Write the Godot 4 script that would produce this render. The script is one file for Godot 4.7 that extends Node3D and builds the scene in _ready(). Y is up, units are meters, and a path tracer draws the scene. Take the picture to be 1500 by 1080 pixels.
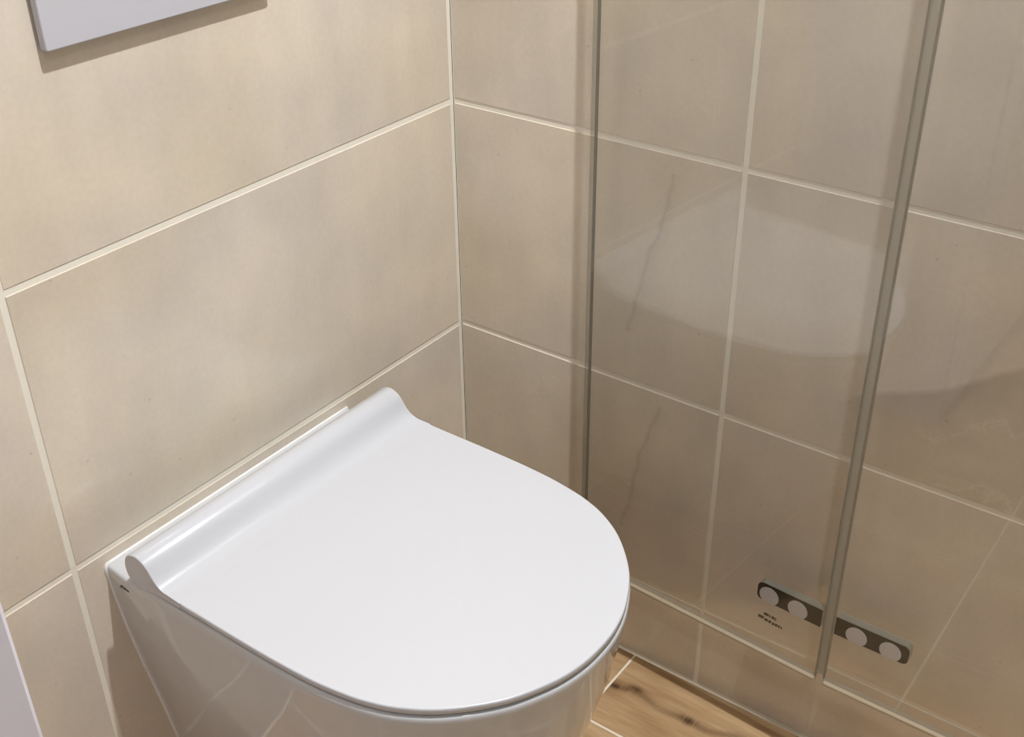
extends Node3D

# A corner of a small bathroom: toilet on a tiled wall, folding glass shower screen against the next wall.
# Corner of the two tiled walls at x = 0, z = 0; floor at y = 0.

const ROW := 0.3          # tile row height, joint included
const COL := 0.604        # tile length, joint included
const JOINT := 0.0055
const ROW0 := 0.1337      # top of the cut row at the floor
const ROOM_X := -1.75
const ROOM_Z := 2.1
const ROOM_Y := 2.4
const CX := -0.397        # centre line of the toilet

var rng := RandomNumberGenerator.new()
var M := {}
var names := {}

func _ready() -> void:
	rng.seed = 7
	# ---------------------------------------------------------------- camera
	var cam := Camera3D.new()
	cam.name = "camera"
	var yaw := 0.9300
	var pitch := 0.5489
	var roll := -0.0131
	var f := Vector3(sin(yaw) * cos(pitch), -sin(pitch), -cos(yaw) * cos(pitch))
	var r := f.cross(Vector3.UP).normalized()
	var u := r.cross(f)
	var r2 := r * cos(roll) + u * sin(roll)
	var u2 := u * cos(roll) - r * sin(roll)
	cam.transform = Transform3D(Basis(r2, u2, -f), Vector3(-1.0535, 1.1929, 0.8668))
	cam.fov = 34.594
	cam.near = 0.02
	cam.far = 50.0
	add_child(cam)
	cam.current = true
	# ---------------------------------------------------------------- environment, exposure
	var we := WorldEnvironment.new()
	we.name = "environment"
	var env := Environment.new()
	env.background_mode = Environment.BG_COLOR
	env.background_color = Color(0.02, 0.02, 0.02)
	env.tonemap_mode = Environment.TONE_MAPPER_LINEAR
	env.tonemap_exposure = 1.0
	env.sdfgi_enabled = true
	env.ssao_enabled = true
	env.ssil_enabled = true
	we.environment = env
	add_child(we)
	# ---------------------------------------------------------------- lights (fittings are built with them)
	materials()
	downlight(Vector3(-0.38, ROOM_Y, 0.75), 3.65, "round white ceiling downlight above the toilet")
	downlight(Vector3(-1.25, ROOM_Y, 1.35), 0.4, "added unseen ceiling downlight for fill, farther from the toilet")  # fill lamp added out of view, brightens the bowl's left side and the cabinet
	# ---------------------------------------------------------------- setting
	room()
	# ---------------------------------------------------------------- things
	toilet()
	flush_plate()
	shower_screen()
	cabinet()

# ==================================================================== helpers
func numbered(called: String) -> String:
	if not names.has(called):
		names[called] = 0
		return called
	names[called] += 1
	return "%s_%03d" % [called, names[called]]

func thing(called: String, label: String, category: String, at := Vector3.ZERO, group := "") -> Node3D:
	var o := Node3D.new()
	o.name = numbered(called)
	o.position = at
	add_child(o, true)
	o.set_meta("label", label)
	o.set_meta("category", category)
	if group:
		o.set_meta("group", group)
	return o

func put(called: String, st: SurfaceTool, mat: Material, parent: Node3D, label := "") -> MeshInstance3D:
	var mi := MeshInstance3D.new()
	mi.name = called
	mi.mesh = st.commit()
	mi.mesh.surface_set_material(0, mat)
	parent.add_child(mi, true)
	if label:
		mi.set_meta("label", label)
	return mi

func begin() -> SurfaceTool:
	var st := SurfaceTool.new()
	st.begin(Mesh.PRIMITIVE_TRIANGLES)
	return st

func tri(st: SurfaceTool, a: Vector3, b: Vector3, c: Vector3, n: Vector3, ua := Vector2.ZERO, ub := Vector2.ZERO, uc := Vector2.ZERO) -> void:
	var g := (c - a).cross(b - a)
	if g.length() < 1e-14:
		return
	var flip := g.dot(n) < 0.0
	g = g.normalized() * (-1.0 if flip else 1.0)
	st.set_normal(g); st.set_uv(ua); st.add_vertex(a)
	if flip:
		st.set_normal(g); st.set_uv(uc); st.add_vertex(c)
		st.set_normal(g); st.set_uv(ub); st.add_vertex(b)
	else:
		st.set_normal(g); st.set_uv(ub); st.add_vertex(b)
		st.set_normal(g); st.set_uv(uc); st.add_vertex(c)

func quad(st: SurfaceTool, a: Vector3, b: Vector3, c: Vector3, d: Vector3, n: Vector3, ua := Vector2.ZERO, ub := Vector2.ZERO, uc := Vector2.ZERO, ud := Vector2.ZERO) -> void:
	tri(st, a, b, c, n, ua, ub, uc)
	tri(st, a, c, d, n, ua, uc, ud)

# A box in a frame (o + x*ax + y*ay + z*az) with all its edges bevelled.
func bevel_box(st: SurfaceTool, o: Vector3, ax: Vector3, ay: Vector3, az: Vector3, s: Vector3, bev: float) -> void:
	var h := s * 0.5
	var b: float = minf(bev, minf(h.x, minf(h.y, h.z)) * 0.95)
	var c := o + ax * h.x + ay * h.y + az * h.z
	var at := func(v: Vector3) -> Vector3: return c + ax * v.x + ay * v.y + az * v.z
	var dir := func(v: Vector3) -> Vector3: return ax * v.x + ay * v.y + az * v.z
	for k in 3:
		for sg in [-1.0, 1.0]:
			var i := (k + 1) % 3
			var j := (k + 2) % 3
			var q: Array[Vector3] = []
			for cc in [[-1, -1], [1, -1], [1, 1], [-1, 1]]:
				var v := Vector3.ZERO
				v[k] = sg * h[k]
				v[i] = cc[0] * (h[i] - b)
				v[j] = cc[1] * (h[j] - b)
				q.append(at.call(v))
			var nn := Vector3.ZERO
			nn[k] = sg
			quad(st, q[0], q[1], q[2], q[3], dir.call(nn))
			# the bevel between face +-k and face +-i
			for sh in [-1.0, 1.0]:
				var e: Array[Vector3] = []
				for cc in [[0, -1], [0, 1], [1, 1], [1, -1]]:
					var v := Vector3.ZERO
					v[k] = sg * (h[k] if cc[0] == 0 else h[k] - b)
					v[i] = sh * (h[i] - b if cc[0] == 0 else h[i])
					v[j] = cc[1] * (h[j] - b)
					e.append(at.call(v))
				var m := Vector3.ZERO
				m[k] = sg
				m[i] = sh
				quad(st, e[0], e[1], e[2], e[3], dir.call(m))
	for sx in [-1.0, 1.0]:
		for sy in [-1.0, 1.0]:
			for sz in [-1.0, 1.0]:
				var p1 := Vector3(sx * h.x, sy * (h.y - b), sz * (h.z - b))
				var p2 := Vector3(sx * (h.x - b), sy * h.y, sz * (h.z - b))
				var p3 := Vector3(sx * (h.x - b), sy * (h.y - b), sz * h.z)
				tri(st, at.call(p1), at.call(p2), at.call(p3), dir.call(Vector3(sx, sy, sz)))

func wbox(st: SurfaceTool, lo: Vector3, hi: Vector3, bev := 0.001) -> void:
	bevel_box(st, lo, Vector3.RIGHT, Vector3.UP, Vector3.BACK, hi - lo, bev)

# Rows of points joined into a smooth skin; all rows have the same length. inside: a point the skin looks away from.
func skin(st: SurfaceTool, rows: Array, inside: Vector3, closed := false) -> void:
	var vote := 0.0
	for pass_no in 2:
		for i in rows.size() - 1:
			var a: PackedVector3Array = rows[i]
			var b: PackedVector3Array = rows[i + 1]
			var n := a.size()
			for j in (n if closed else n - 1):
				var k := (j + 1) % n
				if pass_no == 0:
					var mid := (a[j] + a[k] + b[j] + b[k]) / 4.0
					vote += (b[k] - a[j]).cross(a[k] - b[j]).dot(mid - inside)
				elif vote > 0.0:
					_wound(st, a[j], a[k], b[k])
					_wound(st, a[j], b[k], b[j])
				else:
					_wound(st, a[j], b[k], a[k])
					_wound(st, a[j], b[j], b[k])

func _wound(st: SurfaceTool, a: Vector3, b: Vector3, c: Vector3) -> void:
	if (c - a).cross(b - a).length() < 1e-13:
		return
	st.add_vertex(a); st.add_vertex(b); st.add_vertex(c)

func _raw(st: SurfaceTool, a: Vector3, b: Vector3, c: Vector3, n: Vector3) -> void:
	var g := (c - a).cross(b - a)
	if g.length() < 1e-13:
		return
	st.add_vertex(a)
	if g.dot(n) < 0.0:
		st.add_vertex(c); st.add_vertex(b)
	else:
		st.add_vertex(b); st.add_vertex(c)

func tube(st: SurfaceTool, path: PackedVector3Array, radius: float, sides := 8) -> void:
	var rows: Array = []
	for i in path.size():
		var t := (path[mini(i + 1, path.size() - 1)] - path[maxi(i - 1, 0)]).normalized()
		var side := t.cross(Vector3(0.31, 0.2, 0.93)).normalized()
		var up := side.cross(t)
		var ring := PackedVector3Array()
		for k in sides:
			var a := TAU * k / sides
			ring.append(path[i] + (side * cos(a) + up * sin(a)) * radius)
		rows.append(ring)
	for i in rows.size() - 1:
		var mid: Vector3 = (path[i] + path[i + 1]) / 2.0
		skin(st, [rows[i], rows[i + 1]], mid, true)

func disc(st: SurfaceTool, c: Vector3, ax: Vector3, ay: Vector3, az: Vector3, radius: float, depth: float, bev: float, n := 40, below := 1.0) -> void:
	# round plug: front face at c, looking along az, body behind it
	for k in n:
		var a0 := TAU * k / n
		var a1 := TAU * (k + 1) / n
		# below: where the round is cut off flat underneath
		var d0 := ax * cos(a0) + ay * maxf(sin(a0), -below / radius)
		var d1 := ax * cos(a1) + ay * maxf(sin(a1), -below / radius)
		tri(st, c, c + d0 * (radius - bev), c + d1 * (radius - bev), az)
		quad(st, c + d0 * (radius - bev), c + d1 * (radius - bev), c + d1 * radius - az * bev, c + d0 * radius - az * bev, az + d0)
		quad(st, c + d0 * radius - az * bev, c + d1 * radius - az * bev, c + d1 * radius - az * depth, c + d0 * radius - az * depth, d0)
		tri(st, c - az * depth, c + d0 * radius - az * depth, c + d1 * radius - az * depth, -az)

# ==================================================================== materials
func mat(called: String, c: Color, rough: float, spec := 0.5) -> StandardMaterial3D:
	var m := StandardMaterial3D.new()
	m.resource_name = called
	m.albedo_color = c
	m.roughness = rough
	m.metallic_specular = spec
	M[called] = m
	return m

func field(s: int, freq: float, octaves: int, w: int, h: int, sx := 1.0, sy := 1.0, warp := 0.0) -> PackedByteArray:
	var n := FastNoiseLite.new()
	n.seed = s
	n.noise_type = FastNoiseLite.TYPE_SIMPLEX_SMOOTH
	n.frequency = freq
	n.fractal_octaves = octaves
	n.fractal_type = FastNoiseLite.FRACTAL_FBM
	if warp > 0.0:
		n.domain_warp_enabled = true
		n.domain_warp_amplitude = warp
		n.domain_warp_frequency = freq * 1.3
	var im := n.get_image(int(w / sx), int(h / sy), false, false, true)
	if sx != 1.0 or sy != 1.0:
		im.resize(w, h, Image.INTERPOLATE_CUBIC)
	im.convert(Image.FORMAT_L8)
	return im.get_data()

# Stone-look glaze, 1.28 m a side: clouds of warm, grey and pink, brushed streaks, fine grain.
func stone(s: int, veins: Array) -> ImageTexture:
	var w := 1024
	var a := field(s, 0.0045, 4, w, w, 1, 1, 60.0)
	var b := field(s + 1, 0.009, 4, w, w, 1, 1, 40.0)
	var c := field(s + 2, 0.02, 4, w, w, 1.0, 4.0)
	var d := field(s + 3, 0.16, 3, w, w)
	var e := field(s + 4, 0.0035, 2, w, w)
	var out := PackedByteArray()
	out.resize(w * w * 3)
	for i in w * w:
		var va := a[i] / 255.0 - 0.5
		var vb := b[i] / 255.0 - 0.5
		var vc := c[i] / 255.0 - 0.5
		var vd := d[i] / 255.0 - 0.5
		var ve := e[i] / 255.0 - 0.5
		var l := va * 14.0 + vb * 6.0 + vc * 6.0 + vd * 6.0
		var warm := ve * 8.0 + vb * 4.0
		out[i * 3] = clampi(int(TILE.r * 255.0 + l + warm * 0.25), 0, 255)
		out[i * 3 + 1] = clampi(int(TILE.g * 255.0 + l), 0, 255)
		out[i * 3 + 2] = clampi(int(TILE.b * 255.0 + l * 1.0 - warm * 1.1), 0, 255)
	var im := Image.create_from_data(w, w, false, Image.FORMAT_RGB8, out)
	for v in veins:
		var pts: Array = v
		for k in pts.size() - 1:
			var p: Vector2 = pts[k]
			var q: Vector2 = pts[k + 1]
			var steps := int(p.distance_to(q) * 800.0)
			for t in steps:
				var g := p.lerp(q, float(t) / steps) * 800.0
				var ww := 1.6 + 1.2 * absf(sin(t * 0.11 + k))
				g.x += sin(t * 0.17) * 0.9
				for dx in range(-5, 12):
					var x := int(g.x) + dx
					var y := int(g.y)
					if x < 0 or y < 0 or x >= w or y >= w:
						continue
					var kk := exp(-pow(dx / ww, 2.0)) * 0.07
					if dx > 0:
						kk = maxf(kk, 0.03 * (1.0 - dx / 12.0))
					var o := im.get_pixel(x, y)
					im.set_pixel(x, y, Color(o.r * (1.0 - kk), o.g * (1.0 - kk), o.b * (1.0 - kk * 1.05)))
	# scattered dark pinholes
	var pr := RandomNumberGenerator.new()
	pr.seed = s
	for k in 110:
		var cx := pr.randi_range(3, w - 4)
		var cy := pr.randi_range(3, w - 4)
		var kk := pr.randf_range(0.04, 0.14)
		for o in [[0, 0, 1.0], [1, 0, 0.6], [0, 1, 0.5], [-1, 0, 0.3], [1, 1, 0.3]]:
			var q := im.get_pixel(cx + o[0], cy + o[1])
			var m: float = 1.0 - kk * o[2]
			im.set_pixel(cx + o[0], cy + o[1], Color(q.r * m, q.g * m, q.b * m))
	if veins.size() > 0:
		tone_edge(im, a, d)
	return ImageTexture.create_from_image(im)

# The tile right of the middle seal has a diagonal tone edge painted in: pale above it, browner and veined below.
func tone_edge(im: Image, a: PackedByteArray, d: PackedByteArray) -> void:
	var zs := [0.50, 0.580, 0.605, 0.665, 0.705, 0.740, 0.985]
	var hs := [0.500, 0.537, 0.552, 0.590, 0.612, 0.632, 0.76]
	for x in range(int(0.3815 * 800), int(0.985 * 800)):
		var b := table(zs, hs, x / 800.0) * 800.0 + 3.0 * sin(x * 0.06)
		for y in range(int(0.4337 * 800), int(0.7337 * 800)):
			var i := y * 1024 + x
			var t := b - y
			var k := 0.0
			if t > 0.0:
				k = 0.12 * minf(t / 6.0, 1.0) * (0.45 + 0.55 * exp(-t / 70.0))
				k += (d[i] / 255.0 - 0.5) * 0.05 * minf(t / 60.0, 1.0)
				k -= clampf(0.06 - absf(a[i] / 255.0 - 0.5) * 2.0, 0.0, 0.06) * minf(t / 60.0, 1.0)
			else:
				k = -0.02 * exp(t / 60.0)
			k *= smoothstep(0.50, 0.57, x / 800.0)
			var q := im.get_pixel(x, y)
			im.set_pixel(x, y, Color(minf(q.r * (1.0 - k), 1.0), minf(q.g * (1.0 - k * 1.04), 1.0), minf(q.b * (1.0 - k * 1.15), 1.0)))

const TILE := Color(0.866, 0.815, 0.737)

func wood() -> ImageTexture:
	var w := 1024
	var h := 512
	var a := field(91, 0.05, 4, w, h, 7.0, 1.0)
	var b := field(92, 0.012, 3, w, h, 3.0, 1.0, 30.0)
	var c := field(93, 0.3, 2, w, h, 12.0, 1.0)
	var out := PackedByteArray()
	out.resize(w * h * 3)
	for y in h:
		for x in w:
			var i := y * w + x
			var va := a[i] / 255.0 - 0.5
			var vb := b[i] / 255.0 - 0.5
			var vc := c[i] / 255.0 - 0.5
			var l := va * 34.0 + vb * 30.0 + vc * 16.0
			out[i * 3] = clampi(int(184.0 + l), 0, 255)
			out[i * 3 + 1] = clampi(int(151.0 + l * 1.05), 0, 255)
			out[i * 3 + 2] = clampi(int(111.0 + l * 0.95), 0, 255)
	var im := Image.create_from_data(w, h, false, Image.FORMAT_RGB8, out)
	# the dark heart streak with its knots (metres along and across the plank, 800 px a metre)
	var streak := [Vector3(0.29, 0.066, 1.0), Vector3(0.32, 0.060, 0.8), Vector3(0.366, 0.067, 0.45), Vector3(0.40, 0.065, 0.8), Vector3(0.43, 0.063, 0.7), Vector3(0.48, 0.05, 0.6), Vector3(0.53, 0.045, 0.4), Vector3(0.60, 0.04, 0.5)]
	for k in streak.size() - 1:
		var n := int((streak[k + 1].x - streak[k].x) * 800.0)
		for t in n:
			var s: Vector3 = streak[k].lerp(streak[k + 1], float(t) / n)
			var wob := sin(s.x * 90.0) * 1.5
			for dy in range(-9, 10):
				var px := int(s.x * 800.0)
				var py := int(s.y * 800.0 + wob) + dy
				if px >= w or py < 0 or py >= h:
					continue
				var nn := a[py * w + px] / 255.0
				var kk: float = exp(-pow(dy / 5.0, 2.0)) * 0.32 * s.z * (0.5 + nn)
				_dark(im, px, py, kk)
	for kn in [Vector3(0.323, 0.056, 5.0), Vector3(0.405, 0.064, 6.0), Vector3(0.298, 0.068, 4.0), Vector3(0.9, 0.3, 6.0), Vector3(0.7, 0.45, 5.0)]:
		for dy in range(-14, 15):
			for dx in range(-22, 23):
				var px := int(kn.x * 800.0) + dx
				var py := int(kn.y * 800.0) + dy
				if px < 0 or px >= w or py < 0 or py >= h:
					continue
				var d: float = sqrt(pow(dx / 1.7, 2.0) + dy * dy) / kn.z
				_dark(im, px, py, 0.34 * exp(-d * d * 1.6))
	return ImageTexture.create_from_image(im)

func _dark(im: Image, x: int, y: int, k: float) -> void:
	var o := im.get_pixel(x, y)
	im.set_pixel(x, y, Color(o.r * (1.0 - k), o.g * (1.0 - k * 1.1), o.b * (1.0 - k * 1.2)))

func materials() -> void:
	for k in 3:
		var m := mat("stone_tile_%d" % k, Color.WHITE, 0.14, 0.5)
		# the third sheet carries the two cracks of the short tiles beside the corner
		var veins: Array = []
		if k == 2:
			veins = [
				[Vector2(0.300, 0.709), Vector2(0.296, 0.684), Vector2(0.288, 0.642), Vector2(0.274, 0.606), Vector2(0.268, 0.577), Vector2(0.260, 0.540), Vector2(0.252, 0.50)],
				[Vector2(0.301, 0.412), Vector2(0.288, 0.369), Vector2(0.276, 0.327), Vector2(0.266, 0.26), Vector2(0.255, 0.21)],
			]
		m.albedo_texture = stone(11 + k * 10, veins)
	var wd := mat("oak_look", Color.WHITE, 0.38, 0.4)
	wd.albedo_texture = wood()
	mat("grout", Color(0.95, 0.92, 0.85), 0.85, 0.3)
	mat("floor_grout", Color(0.93, 0.88, 0.79), 0.8, 0.3)
	mat("ceiling_paint", Color(0.80, 0.81, 0.81), 0.9, 0.3)
	mat("plaster", Color(0.62, 0.63, 0.63), 0.9, 0.3)
	var ce := mat("ceramic", Color(0.80, 0.80, 0.795), 0.08, 0.5)
	ce.clearcoat_enabled = true
	ce.clearcoat = 0.5
	ce.clearcoat_roughness = 0.03
	mat("lid_plastic", Color(0.80, 0.80, 0.805), 0.22, 0.5)
	mat("white_acrylic", Color(0.78, 0.77, 0.785), 0.3, 0.5)
	mat("lacquer", Color(0.88, 0.865, 0.895), 0.3, 0.5)
	mat("dark_recess", Color(0.25, 0.24, 0.23), 0.8, 0.3)
	mat("silicone", Color(0.93, 0.92, 0.90), 0.35, 0.5)
	var gl := mat("clear_glass", Color(0.20, 0.30, 0.17, 0.035), 0.0, 0.5)
	gl.transparency = BaseMaterial3D.TRANSPARENCY_ALPHA
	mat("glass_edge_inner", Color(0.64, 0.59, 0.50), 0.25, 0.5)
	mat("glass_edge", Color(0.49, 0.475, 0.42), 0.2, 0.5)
	var pv := mat("clear_seal", Color(0.62, 0.60, 0.54, 0.28), 0.3, 0.5)
	pv.transparency = BaseMaterial3D.TRANSPARENCY_ALPHA
	var ms := mat("milky_seal", Color(0.66, 0.63, 0.56, 0.6), 0.35, 0.5)
	ms.transparency = BaseMaterial3D.TRANSPARENCY_ALPHA
	var wp := mat("wiper_seal", Color(0.76, 0.69, 0.58, 0.85), 0.35, 0.5)
	wp.transparency = BaseMaterial3D.TRANSPARENCY_ALPHA
	mat("black_rubber", Color(0.05, 0.05, 0.045), 0.6, 0.4)
	mat("grey_disc", Color(0.83, 0.82, 0.83), 0.5, 0.5)
	var cr := mat("brushed_metal", Color(0.72, 0.73, 0.70), 0.35, 0.5)
	cr.metallic = 0.6
	mat("stamp_ink", Color(0.30, 0.26, 0.17), 0.7, 0.3)
	mat("mark_ink", Color(0.42, 0.40, 0.37), 0.6, 0.3)
	mat("white_metal", Color(0.9, 0.9, 0.9), 0.4, 0.5)
	var lamp := mat("lamp_glow", Color(1, 1, 1), 0.5, 0.3)
	lamp.emission_enabled = true
	lamp.emission = Color(0.96, 0.975, 1.0)
	lamp.emission_energy_multiplier = 2.0

# ==================================================================== lights
func downlight(at: Vector3, energy: float, label: String) -> void:
	var o := thing("ceiling_downlight", label, "downlight", at)
	var st := begin()
	var ring: Array = []
	for pr in [[0.050, 0.0], [0.050, -0.003], [0.046, -0.006], [0.038, -0.006], [0.036, -0.003]]:
		var row := PackedVector3Array()
		for k in 32:
			row.append(Vector3(cos(TAU * k / 32) * pr[0], pr[1], sin(TAU * k / 32) * pr[0]))
		ring.append(row)
	skin(st, ring, Vector3(0, 0.02, 0), true)
	st.generate_normals()
	put("trim_ring", st, M.white_metal, o)
	st = begin()
	disc(st, Vector3(0, -0.003, 0), Vector3.RIGHT, Vector3.BACK, Vector3.DOWN, 0.0365, 0.002, 0.0005, 32)
	put("diffuser", st, M.lamp_glow, o)
	var l := SpotLight3D.new()
	l.name = "lamp"
	l.position = Vector3(0, -0.012, 0)
	l.rotation.x = -PI / 2
	l.light_color = Color(0.945, 0.96, 0.99)
	l.light_energy = energy
	l.light_size = 0.022
	l.spot_angle = 75.0
	l.spot_angle_attenuation = 0.6
	l.spot_range = 8.0
	l.spot_attenuation = 2.0
	l.shadow_enabled = true
	o.add_child(l, true)

# ==================================================================== room
# One tile: bevelled face in the plane (o, along, up, out).
func tile(parent: Node3D, called: String, o: Vector3, along: Vector3, up: Vector3, out: Vector3, a0: float, a1: float, b0: float, b1: float, shift: Vector2, m: Material, bev: float, proud: float, px: Vector2) -> void:
	var st := begin()
	var P := func(a: float, b: float, d: float) -> Vector3: return o + along * a + up * b + out * (d + proud)
	var U := func(a: float, b: float) -> Vector2: return Vector2((a + shift.x) / px.x, (b + shift.y) / px.y)
	var A := [a0, a1, a1, a0]
	var B := [b0, b0, b1, b1]
	var ia := [a0 + bev, a1 - bev, a1 - bev, a0 + bev]
	var ib := [b0 + bev, b0 + bev, b1 - bev, b1 - bev]
	quad(st, P.call(ia[0], ib[0], 0.0), P.call(ia[1], ib[1], 0.0), P.call(ia[2], ib[2], 0.0), P.call(ia[3], ib[3], 0.0), out, U.call(ia[0], ib[0]), U.call(ia[1], ib[1]), U.call(ia[2], ib[2]), U.call(ia[3], ib[3]))
	var mid: Vector3 = P.call((a0 + a1) / 2, (b0 + b1) / 2, -0.02)
	for k in 4:
		var j := (k + 1) % 4
		var p0: Vector3 = P.call(ia[k], ib[k], 0.0)
		var p1: Vector3 = P.call(ia[j], ib[j], 0.0)
		var q1: Vector3 = P.call(A[j], B[j], -bev)
		var q0: Vector3 = P.call(A[k], B[k], -bev)
		var z1: Vector3 = P.call(A[j], B[j], -0.008)
		var z0: Vector3 = P.call(A[k], B[k], -0.008)
		quad(st, p0, p1, q1, q0, (p0 + q1) / 2 - mid, U.call(ia[k], ib[k]), U.call(ia[j], ib[j]), U.call(A[j], B[j]), U.call(A[k], B[k]))
		var e := (q0 + q1) / 2 - mid
		e -= out * e.dot(out)
		quad(st, q0, q1, z1, z0, e, U.call(A[k], B[k]), U.call(A[j], B[j]), U.call(A[j], B[j]), U.call(A[k], B[k]))
	put(called, st, m, parent)

func slab(called: String, lo: Vector3, hi: Vector3, m: Material) -> Node3D:
	var st := begin()
	wbox(st, lo, hi, 0.0005)
	var mi := put(called, st, m, self)
	mi.set_meta("kind", "structure")
	return mi

# a random place on the sheet for a tile, clear of the sheet's own edges
func spot(a0: float, a1: float, b0: float, b1: float) -> Vector2:
	return Vector2(rng.randf_range(0.0, 1.28 - (a1 - a0)) - a0, rng.randf_range(0.0, 1.28 - (b1 - b0)) - b0)

func room() -> void:
	var T := 0.12
	var g := 0.0009   # joints lie this far behind the tile faces
	var back := slab("wall_back", Vector3(ROOM_X - T, -0.1, -T), Vector3(g, ROOM_Y, -g), M.grout)
	var right := slab("wall_right", Vector3(g, -0.1, -g), Vector3(T, ROOM_Y, ROOM_Z + T), M.grout)
	slab("wall_left", Vector3(ROOM_X - T, -0.1, -g), Vector3(ROOM_X, ROOM_Y, ROOM_Z + T), M.plaster)
	slab("wall_front", Vector3(ROOM_X, -0.1, ROOM_Z), Vector3(g, ROOM_Y, ROOM_Z + T), M.plaster)
	slab("ceiling", Vector3(ROOM_X - T, ROOM_Y, -T), Vector3(T, ROOM_Y + 0.1, ROOM_Z + T), M.ceiling_paint)
	var fl := slab("floor", Vector3(ROOM_X, -0.1, -g), Vector3(g, -0.001, ROOM_Z), M.floor_grout)
	var rows: Array = [[0.0, ROW0]]
	var y := ROW0
	while y < ROOM_Y - 0.01:
		rows.append([y, minf(y + ROW, ROOM_Y)])
		y += ROW
	var h := JOINT / 2
	# toilet wall: x runs to the left from the corner
	var n := 0
	for rr in rows:
		var x := 0.0
		while x < -ROOM_X - 0.01:
			var x1 := minf(x + COL, -ROOM_X)
			n += 1
			tile(back, "tile", Vector3.ZERO, Vector3.LEFT, Vector3.UP, Vector3.BACK, x + (0.0055 if x == 0.0 else h), x1 - h, rr[0] + (0.002 if rr[0] == 0.0 else h), rr[1] - h, spot(x, x1, rr[0], rr[1]), M["stone_tile_%d" % (n % 2)], 0.0012, rng.randf_range(-0.0002, 0.0002), Vector2(1.28, 1.28))
			x = x1
	# shower wall: z runs towards the camera
	for rr in rows:
		var z := 0.0
		while z < ROOM_Z - 0.01:
			var z1 := minf(0.3815 if z == 0.0 else z + COL, ROOM_Z)
			n += 1
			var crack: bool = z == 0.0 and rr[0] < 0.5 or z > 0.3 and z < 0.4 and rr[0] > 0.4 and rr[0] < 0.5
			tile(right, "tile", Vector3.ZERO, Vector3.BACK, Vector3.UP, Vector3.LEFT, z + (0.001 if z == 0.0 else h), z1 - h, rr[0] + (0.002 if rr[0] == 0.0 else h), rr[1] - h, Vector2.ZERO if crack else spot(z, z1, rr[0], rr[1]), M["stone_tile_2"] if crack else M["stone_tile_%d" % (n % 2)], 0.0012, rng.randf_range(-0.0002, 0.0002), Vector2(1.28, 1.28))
			z = z1
	# floor: wood-look planks, joints 3 mm
	var px := 0.0
	var c := 0
	while px < -ROOM_X - 0.01:
		var w1 := minf(0.136 if px == 0.0 else px + 0.2, -ROOM_X)
		var z := 0.0
		while z < ROOM_Z - 0.01:
			var z1 := minf(0.289 if z == 0.0 else z + 0.327, ROOM_Z)
			var first: bool = px == 0.0 and z > 0.1 and z < 0.4
			var sh := Vector2.ZERO if first else Vector2(rng.randf_range(0.0, 0.94) - z, rng.randf_range(0.08, 0.43) - px)
			# texture runs along z
			tile(fl, "floor_plank", Vector3.ZERO, Vector3.BACK, Vector3.LEFT, Vector3.UP, z + (0.003 if z == 0.0 else 0.0017), z1 - 0.0017, px + (0.0035 if px == 0.0 else 0.0017), w1 - 0.0017, sh, M.oak_look, 0.0008, rng.randf_range(-0.0001, 0.0001), Vector2(1.28, 0.64))
			z = z1
			c += 1
		px = w1

# ==================================================================== toilet
const HALF := [Vector2(0.1755, 0.0), Vector2(0.179, 0.05), Vector2(0.1815, 0.10), Vector2(0.1815, 0.15), Vector2(0.1815, 0.20), Vector2(0.1807, 0.25), Vector2(0.1785, 0.29), Vector2(0.175, 0.316), Vector2(0.170, 0.341), Vector2(0.160, 0.369), Vector2(0.143, 0.3975), Vector2(0.121, 0.4215), Vector2(0.096, 0.442), Vector2(0.07, 0.456), Vector2(0.047, 0.465), Vector2(0.022, 0.4703), Vector2(0.0, 0.4715)]

# the plan of the rim, from the left rear round the front to the right rear, smoothed
func plan(from_z: float, steps: int) -> PackedVector2Array:
	var cv := Curve2D.new()
	var n := HALF.size()
	var pts: Array[Vector2] = []
	for i in n:
		pts.append(HALF[i])
	for i in range(n - 2, -1, -1):
		pts.append(Vector2(-HALF[i].x, HALF[i].y))
	for i in pts.size():
		var t: Vector2 = (pts[mini(i + 1, pts.size() - 1)] - pts[maxi(i - 1, 0)])
		var la: float = (pts[i] - pts[maxi(i - 1, 0)]).length() / 3.0
		var lb: float = (pts[mini(i + 1, pts.size() - 1)] - pts[i]).length() / 3.0
		t = t.normalized()
		cv.add_point(pts[i], -t * la, t * lb)
	var out := PackedVector2Array()
	var L := cv.get_baked_length()
	var s0 := 0.0
	if from_z > 0.0:
		while cv.sample_baked(s0, true).y < from_z:
			s0 += 0.0005
	for k in steps + 1:
		out.append(cv.sample_baked(lerpf(s0, L - s0, float(k) / steps), true))
	return out

func inset(p: PackedVector2Array, d: float) -> PackedVector2Array:
	var out := PackedVector2Array()
	var n := p.size()
	for i in n:
		var t := (p[mini(i + 1, n - 1)] - p[maxi(i - 1, 0)]).normalized()
		var nrm := Vector2(t.y, -t.x)   # points outwards when walked from +x round the front to -x
		if nrm.dot(p[i] - Vector2(0, 0.2)) < 0.0:
			nrm = -nrm
		out.append(p[i] - nrm * d)
	return out

func ring3(p: PackedVector2Array, y: float) -> PackedVector3Array:
	var out := PackedVector3Array()
	for q in p:
		out.append(Vector3(q.x, y, q.y))
	return out

func table(xs: Array, ys: Array, x: float) -> float:
	if x <= xs[0]:
		return ys[0]
	for i in xs.size() - 1:
		if x <= xs[i + 1]:
			var t: float = (x - xs[i]) / (xs[i + 1] - xs[i])
			return lerpf(ys[i], ys[i + 1], t)
	return ys[-1]

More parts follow.
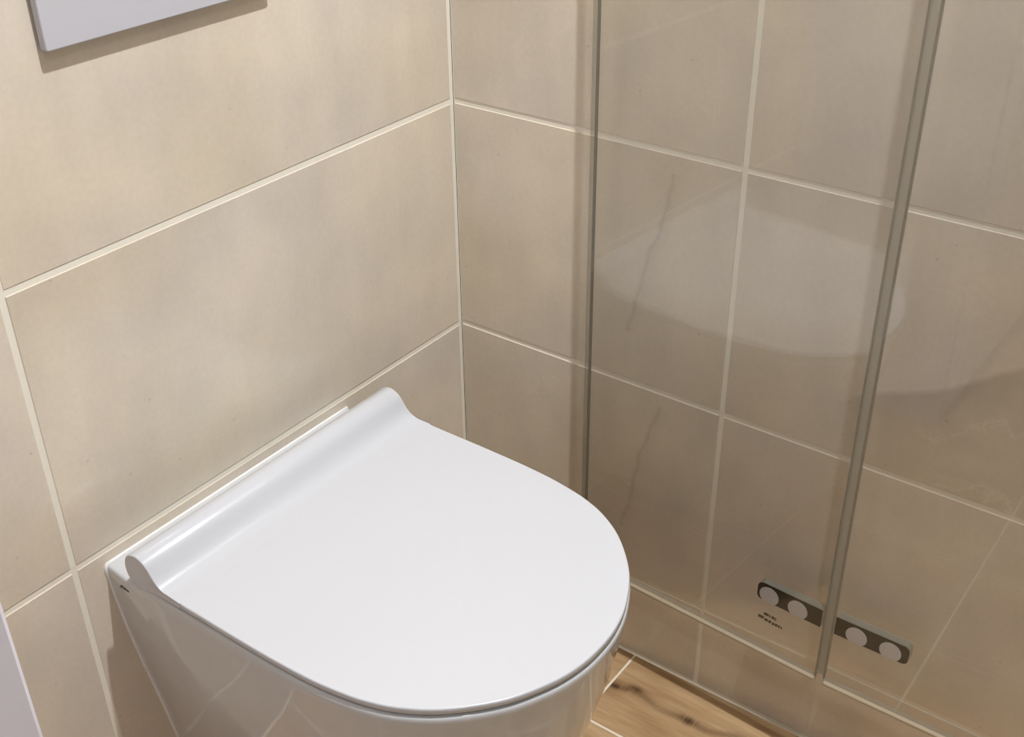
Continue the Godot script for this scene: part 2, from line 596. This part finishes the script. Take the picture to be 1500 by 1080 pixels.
# closes a ring whose ends face each other across the rear: strips between mirrored points
func cap(st: SurfaceTool, ring: PackedVector3Array, up: float) -> void:
	var n := ring.size()
	for i in n / 2:
		var a := ring[i]
		var b := ring[i + 1]
		var c := ring[n - 2 - i]
		var d := ring[n - 1 - i]
		_raw(st, a, b, c, Vector3(0, up, 0))
		_raw(st, a, c, d, Vector3(0, up, 0))

func toilet() -> void:
	var o := thing("toilet", "white wall-hung toilet with closed slim lid mounted on the tiled wall", "toilet", Vector3(CX, 0, 0))
	# ---- bowl
	var base := plan(0.0, 96)
	var st := begin()
	var rows: Array = []
	var top := 0.4262
	var ylist: Array = [[0.4282, 0.0050], [0.4279, 0.0030], [0.4272, 0.0016], [0.4260, 0.0006], [0.4240, 0.0], [0.420, -0.0002]]
	for k in 36:
		ylist.append([lerpf(0.413, 0.098, k / 35.0), 0.0])
	for q in [[0.094, 0.003], [0.089, 0.009], [0.085, 0.018], [0.083, 0.03]]:
		ylist.append(q)
	var wy := [0.0, 0.10, 0.153, 0.193, 0.277, 0.347, 0.42]
	var wv := [0.125, 0.133, 0.1415, 0.147, 0.160, 0.169, 0.1755]
	var fy := [0.08, 0.10, 0.14, 0.18, 0.26, 0.34, 0.40, 0.43]
	var fv := [0.335, 0.350, 0.380, 0.404, 0.437, 0.458, 0.4695, 0.4735]
	for q in ylist:
		var y: float = q[0]
		var w := table(wy, wv, y) / 0.1755
		var fr := table(fy, fv, y) / 0.4715
		var row := PackedVector3Array()
		for b in inset(base, q[1]):
			var z := maxf(b.y * fr, 0.0)
			var yy := y
			# the rear deck behind the hinges lies 8 mm lower
			var deck := 1.0 - smoothstep(0.056, 0.074, z)
			yy -= 0.0105 * deck * clampf((y - 0.2) / 0.2, 0.0, 1.0)
			row.append(Vector3(b.x * w * lerpf(0.994, 1.005, smoothstep(0.0, 0.12, z)), yy, z))
		rows.append(row)
	skin(st, rows, Vector3(0, 0.25, 0.1))
	cap(st, rows[0], 1.0)
	cap(st, rows[-1], -1.0)
	st.generate_normals()
	put("bowl", st, M.ceramic, o)
	# ---- sealant bead along the wall
	st = begin()
	var bead := PackedVector3Array()
	for i in range(ylist.size() - 4, 3, -1):
		bead.append(rows[i][0] * Vector3(1, 1, 0) + Vector3(0.0004, 0, 0.0006))
	var yt: float = rows[2][0].y
	for k in 21:
		bead.append(Vector3(lerpf(rows[3][0].x, -rows[3][0].x, k / 20.0), yt + 0.0004, 0.0006))
	for i in range(4, ylist.size() - 3):
		bead.append(rows[i][0] * Vector3(-1, 1, 0) + Vector3(-0.0004, 0, 0.0006))
	tube(st, bead, 0.0021)
	st.generate_normals()
	put("sealant_bead", st, M.silicone, o, "white sealant bead along the tiled wall")
	# ---- seat: shows only as the shaded gap under the lid
	st = begin()
	var sp := inset(plan(0.085, 80), 0.0075)
	rows = [ring3(sp, 0.4276), ring3(sp, 0.4318)]
	skin(st, rows, Vector3(0, 0.428, 0.2))
	cap(st, rows[0], -1.0)
	cap(st, rows[1], 1.0)
	st.generate_normals()
	put("seat", st, M.lid_plastic, o)
	# ---- lid: slim plate running up into the rounded hinge bar
	st = begin()
	var lp := plan(0.1248, 96)
	rows = []
	for q in [[0.0012, 0.4312], [0.0004, 0.4314], [0.0, 0.4319], [0.0, 0.4366], [0.0003, 0.4373], [0.0008, 0.4378], [0.0015, 0.43797], [0.0022, 0.438]]:
		rows.append(ring3(inset(lp, q[0]), q[1]))
	skin(st, rows, Vector3(0, 0.434, 0.2))
	cap(st, rows[-1], 1.0)
	cap(st, rows[0], -1.0)
	var prof: Array[Vector2] = []
	var cv := Curve2D.new()
	var pp := [Vector2(0.1256, 0.438), Vector2(0.119, 0.438), Vector2(0.112, 0.43802), Vector2(0.1045, 0.4386), Vector2(0.0975, 0.4412), Vector2(0.0915, 0.4462), Vector2(0.0868, 0.4525), Vector2(0.0822, 0.4590), Vector2(0.0765, 0.4635), Vector2(0.0690, 0.4660), Vector2(0.0610, 0.4648), Vector2(0.0540, 0.4605), Vector2(0.0492, 0.4530), Vector2(0.0475, 0.4440), Vector2(0.0490, 0.4350), Vector2(0.0535, 0.4285), Vector2(0.0605, 0.4252), Vector2(0.0690, 0.4252), Vector2(0.078, 0.4276), Vector2(0.090, 0.4304), Vector2(0.1256, 0.4312)]
	for i in pp.size():
		var t: Vector2 = (pp[mini(i + 1, pp.size() - 1)] - pp[maxi(i - 1, 0)]).normalized()
		var la: float = (pp[i] - pp[maxi(i - 1, 0)]).length() / 3.0
		var lb: float = (pp[mini(i + 1, pp.size() - 1)] - pp[i]).length() / 3.0
		cv.add_point(pp[i], -t * la, t * lb)
	for k in 81:
		prof.append(cv.sample_baked(cv.get_baked_length() * k / 80.0, true))
	rows = []
	for e in [[-0.1818, 0.0010], [-0.1815, 0.0004], [-0.1808, 0.0], [0.1808, 0.0], [0.1815, 0.0004], [0.1818, 0.0010]]:
		var row := PackedVector3Array()
		for q in prof:
			var c := Vector2(0.068, 0.446)
			var d := q - c
			var v: Vector2 = c + d * (1.0 - e[1] / d.length())
			row.append(Vector3(e[0], v.y, v.x))
		rows.append(row)
	skin(st, rows, Vector3(0, 0.434, 0.075))
	for s in [0, 5]:
		var ring: PackedVector3Array = rows[s]
		var c := Vector3(ring[0].x, 0.441, 0.068)
		st.set_smooth_group(3)
		for k in ring.size():
			_raw(st, c, ring[k], ring[(k + 1) % ring.size()], Vector3(-1 if s == 0 else 1, 0, 0))
		st.set_smooth_group(0)
	st.generate_normals()
	put("lid", st, M.lid_plastic, o)
	# ---- small grey maker's mark on the left side of the bowl, under the deck
	st = begin()
	for k in 3:
		bevel_box(st, Vector3(-0.1771, 0.4005, 0.0215 + k * 0.0050), Vector3.RIGHT, Vector3.UP, Vector3.BACK, Vector3(0.0011, 0.0026, 0.0034), 0.0003)
	put("printed_mark", st, M.mark_ink, o, "small grey printed mark")

# ==================================================================== flush plate
func flush_plate() -> void:
	var o := thing("flush_plate", "white rectangular flush plate on the tiled wall above the toilet", "flush plate", Vector3(CX, 0.919, 0))
	var w := 0.246
	var h := 0.164
	var st := begin()
	# face: rounded rectangle with a softened front edge
	var rows: Array = []
	for q in [[0.0, 0.0022], [0.0, 0.0088], [0.0003, 0.0093], [0.0007, 0.0097], [0.0013, 0.0098]]:
		var row := PackedVector3Array()
		for v in rounded(w - 2 * q[0], h - 2 * q[0], 0.0028 - q[0], 6):
			row.append(Vector3(v.x, v.y + h / 2, q[1]))
		rows.append(row)
	skin(st, rows, Vector3(0, h / 2, 0.002), true)
	st.set_smooth_group(2)
	fan(st, rows[-1], Vector3(0, h / 2, rows[-1][0].z), Vector3.BACK)
	fan(st, rows[0], Vector3(0, h / 2, rows[0][0].z), Vector3.FORWARD)
	st.generate_normals()
	put("face", st, M.white_acrylic, o)
	st = begin()
	wbox(st, Vector3(-w / 2 + 0.004, 0.004, 0.0), Vector3(w / 2 - 0.004, h - 0.004, 0.0024), 0.0004)
	put("backing", st, M.dark_recess, o, "recessed backing frame")

func rounded(w: float, h: float, r: float, n: int) -> PackedVector2Array:
	var out := PackedVector2Array()
	for c in 4:
		var ctr := Vector2((w / 2 - r) * (1 if c in [0, 3] else -1), (h / 2 - r) * (1 if c < 2 else -1))
		for k in n + 1:
			var a := PI / 2 * c + PI / 2 * k / n
			out.append(ctr + Vector2(cos(a), sin(a)) * r)
	return out

func fan(st: SurfaceTool, ring: PackedVector3Array, c: Vector3, n: Vector3) -> void:
	for k in ring.size():
		_raw(st, c, ring[k], ring[(k + 1) % ring.size()], n)

# ==================================================================== shower screen
const GLASS := 0.006
const G_LOW := 0.156
const G_TOP := 2.0

func shower_screen() -> void:
	var o := thing("shower_screen", "folding clear glass shower screen standing close against the tiled wall", "shower screen", Vector3(-0.04, 0, 0.5))
	# outer faces of the two panes, in plan (x, z); each pane leans a little differently from the wall
	var a0 := Vector3(-0.0285, 0, 0.2165)
	var a1 := Vector3(-0.0460, 0, 0.5535)
	var b0 := Vector3(-0.0462, 0, 0.5630)
	var b1 := Vector3(-0.0470, 0, 1.1000)
	var org := o.position
	var frames: Array = []
	for s in [[a0, a1], [b0, b1]]:
		var al: Vector3 = (s[1] - s[0]).normalized()
		var out := Vector3.UP.cross(al)            # towards the room
		if out.x > 0:
			out = -out
		frames.append([s[0] - org, al, out, (s[1] - s[0]).length()])
	for k in 2:
		var fr: Array = frames[k]
		var p: Vector3 = fr[0]
		var al: Vector3 = fr[1]
		var out: Vector3 = fr[2]
		var L: float = fr[3]
		# pane: two faces, joined round the rim by the edge part
		var st := begin()
		var lo := Vector3(0, G_LOW, 0)
		var hi := Vector3(0, G_TOP, 0)
		quad(st, p + lo, p + al * L + lo, p + al * L + hi, p + hi, out)
		var q := p - out * GLASS
		quad(st, q + lo, q + al * L + lo, q + al * L + hi, q + hi, -out)
		var pane := put("glass_pane", st, M.clear_glass, o)
		# ground edges all round
		st = begin()
		var st_in := begin()
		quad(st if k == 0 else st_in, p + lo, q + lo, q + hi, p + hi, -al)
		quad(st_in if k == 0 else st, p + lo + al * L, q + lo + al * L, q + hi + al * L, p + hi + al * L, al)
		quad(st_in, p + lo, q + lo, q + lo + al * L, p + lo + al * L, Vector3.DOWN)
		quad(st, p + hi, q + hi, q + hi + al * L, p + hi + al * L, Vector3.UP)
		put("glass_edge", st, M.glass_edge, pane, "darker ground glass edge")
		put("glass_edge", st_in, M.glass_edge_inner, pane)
		# bottom wiper: clear strip clipped under the pane with a lip to the room
		st = begin()
		bevel_box(st, p + Vector3(0, G_LOW - 0.0090, 0) - out * (GLASS + 0.0005) , al, Vector3.UP, out, Vector3(L, 0.0086, GLASS + 0.0035), 0.0025)
		put("bottom_seal", st, M.wiper_seal, o, "pale strip along the bottom edge of the glass")
	# clear edge strip on the side towards the toilet wall
	var f0: Array = frames[0]
	var st2 := begin()
	bevel_box(st2, f0[0] + Vector3(0, G_LOW, 0) - f0[1] * 0.009 - f0[2] * (GLASS + 0.001), f0[1], Vector3.UP, f0[2], Vector3(0.009, G_TOP - G_LOW, 0.003), 0.0008)
	put("side_seal", st2, M.clear_seal, o)
	# clear hinge strip between the panes
	st2 = begin()
	var mid: Vector3 = frames[0][0] + frames[0][1] * (frames[0][3] - 0.002)
	bevel_box(st2, mid + Vector3(0, G_LOW + 0.004, 0) - Vector3(-0.0005, 0, 0) , Vector3.BACK, Vector3.UP, Vector3.RIGHT, Vector3(0.0130, G_TOP - G_LOW - 0.006, 0.0050), 0.0015)
	put("middle_seal", st2, M.milky_seal, o)
	# hinge wings: metal behind the glass, black gasket on the glass, two round caps let into the glass
	for k in 2:
		var fr: Array = frames[k]
		var p: Vector3 = fr[0]
		var al: Vector3 = fr[1]
		var out: Vector3 = fr[2]
		var z0 := 0.4650 if k == 0 else 0.5645
		var z1 := 0.5470 if k == 0 else 0.6500
		var zc := [0.4805, 0.5175] if k == 0 else [0.5900, 0.6295]
		var s0: float = (z0 - org.z - p.z) / al.z
		var s1: float = (z1 - org.z - p.z) / al.z
		var yb := 0.2245
		var hh := 0.0250
		var back := p - out * (GLASS + 0.0004)
		var body := plate(back + al * ((s0 + s1) / 2) + Vector3(0, yb + hh / 2, 0), al, out, s1 - s0, hh, 0.0075, k == 0, 0.0012, 0.0125)
		var hinge := put("hinge_wing", body, M.brushed_metal, o, "metal hinge wing seen through the glass")
		var gk := plate(back + al * ((s0 + s1) / 2) + Vector3(0, yb + hh / 2, 0), al, out, s1 - s0, hh, 0.0070, k == 0, 0.0, 0.0012)
		put("gasket", gk, M.black_rubber, hinge, "black gasket")
		for zz in zc:
			var st3 := begin()
			var s: float = (zz - org.z - p.z) / al.z
			disc(st3, back + out * 0.0003 + al * s + Vector3(0, 0.2340, 0), al, Vector3.UP, out, 0.0125, 0.0009, 0.0001, 48, 0.2340 - yb)
			put("cap_disc", st3, M.grey_disc, hinge, "round grey cap")
	# the printed stamp low on the first pane: two short lines, too small to read
	var fr2: Array = frames[0]
	st2 = begin()
	var marks := [[0.470, 0.1985, 0.0075], [0.4785, 0.1970, 0.0045], [0.4838, 0.1968, 0.0036], [0.4885, 0.1960, 0.0034], [0.4925, 0.1962, 0.0036], [0.4968, 0.1962, 0.0024], [0.5003, 0.1958, 0.0016], [0.4770, 0.2055, 0.0062], [0.4840, 0.2050, 0.0018], [0.4870, 0.2050, 0.0040], [0.4915, 0.2046, 0.0018]]
	for m in marks:
		var s: float = (m[0] - org.z - fr2[0].z) / fr2[1].z
		bevel_box(st2, fr2[0] + fr2[1] * s + Vector3(0, m[1] - 0.0022, 0) - fr2[2] * (GLASS + 0.0005), fr2[1], Vector3.UP, fr2[2], Vector3(m[2], 0.0040, 0.0003), 0.00005)
	put("glass_stamp", st2, M.stamp_ink, o, "tiny dark two-line stamp on the glass")

# flat plate with its outer end rounded: c centre of the face on the glass, body lies behind (-out) from near to far
func plate(c: Vector3, al: Vector3, out: Vector3, w: float, h: float, r: float, round_low: bool, near: float, far: float) -> SurfaceTool:
	var pts := PackedVector2Array()
	for v in rounded(w, h, r, 8):
		var q := v
		# square corners at the end next to the other pane
		if round_low and v.x > 0.0 or not round_low and v.x < 0.0:
			q = Vector2(signf(v.x) * w / 2, signf(v.y) * h / 2) if absf(v.x) > w / 2 - r - 1e-6 else v
		pts.append(q)
	var st := begin()
	var rows: Array = []
	for d in [[near, 0.0], [far - 0.001, 0.0], [far, 0.001]]:
		var row := PackedVector3Array()
		for q in pts:
			var k: float = 1.0 - d[1] / (h / 2)
			row.append(c + al * (q.x * k) + Vector3.UP * (q.y * k) - out * d[0])
		rows.append(row)
	st.set_smooth_group(-1)
	skin(st, rows, c - out * (near + far) / 2, true)
	fan(st, rows[0], c - out * near, out)
	fan(st, rows[-1], c - out * far, -out)
	st.generate_normals()
	return st

# ==================================================================== cabinet at the left edge
func cabinet() -> void:
	var x1 := -0.873
	var x0 := -1.44
	var zf := 0.45
	var o := thing("washbasin_cabinet", "plain white cabinet standing by the tiled wall left of the toilet", "cabinet", Vector3((x0 + x1) / 2, 0, 0))
	var hw := (x1 - x0) / 2
	var st := begin()
	wbox(st, Vector3(-hw, 0.0, 0.0005), Vector3(hw, 0.852, zf - 0.021), 0.001)
	put("body", st, M.lacquer, o)
	st = begin()
	wbox(st, Vector3(-hw, 0.06, zf - 0.019), Vector3(hw, 0.852, zf), 0.0025)
	put("door", st, M.lacquer, o)
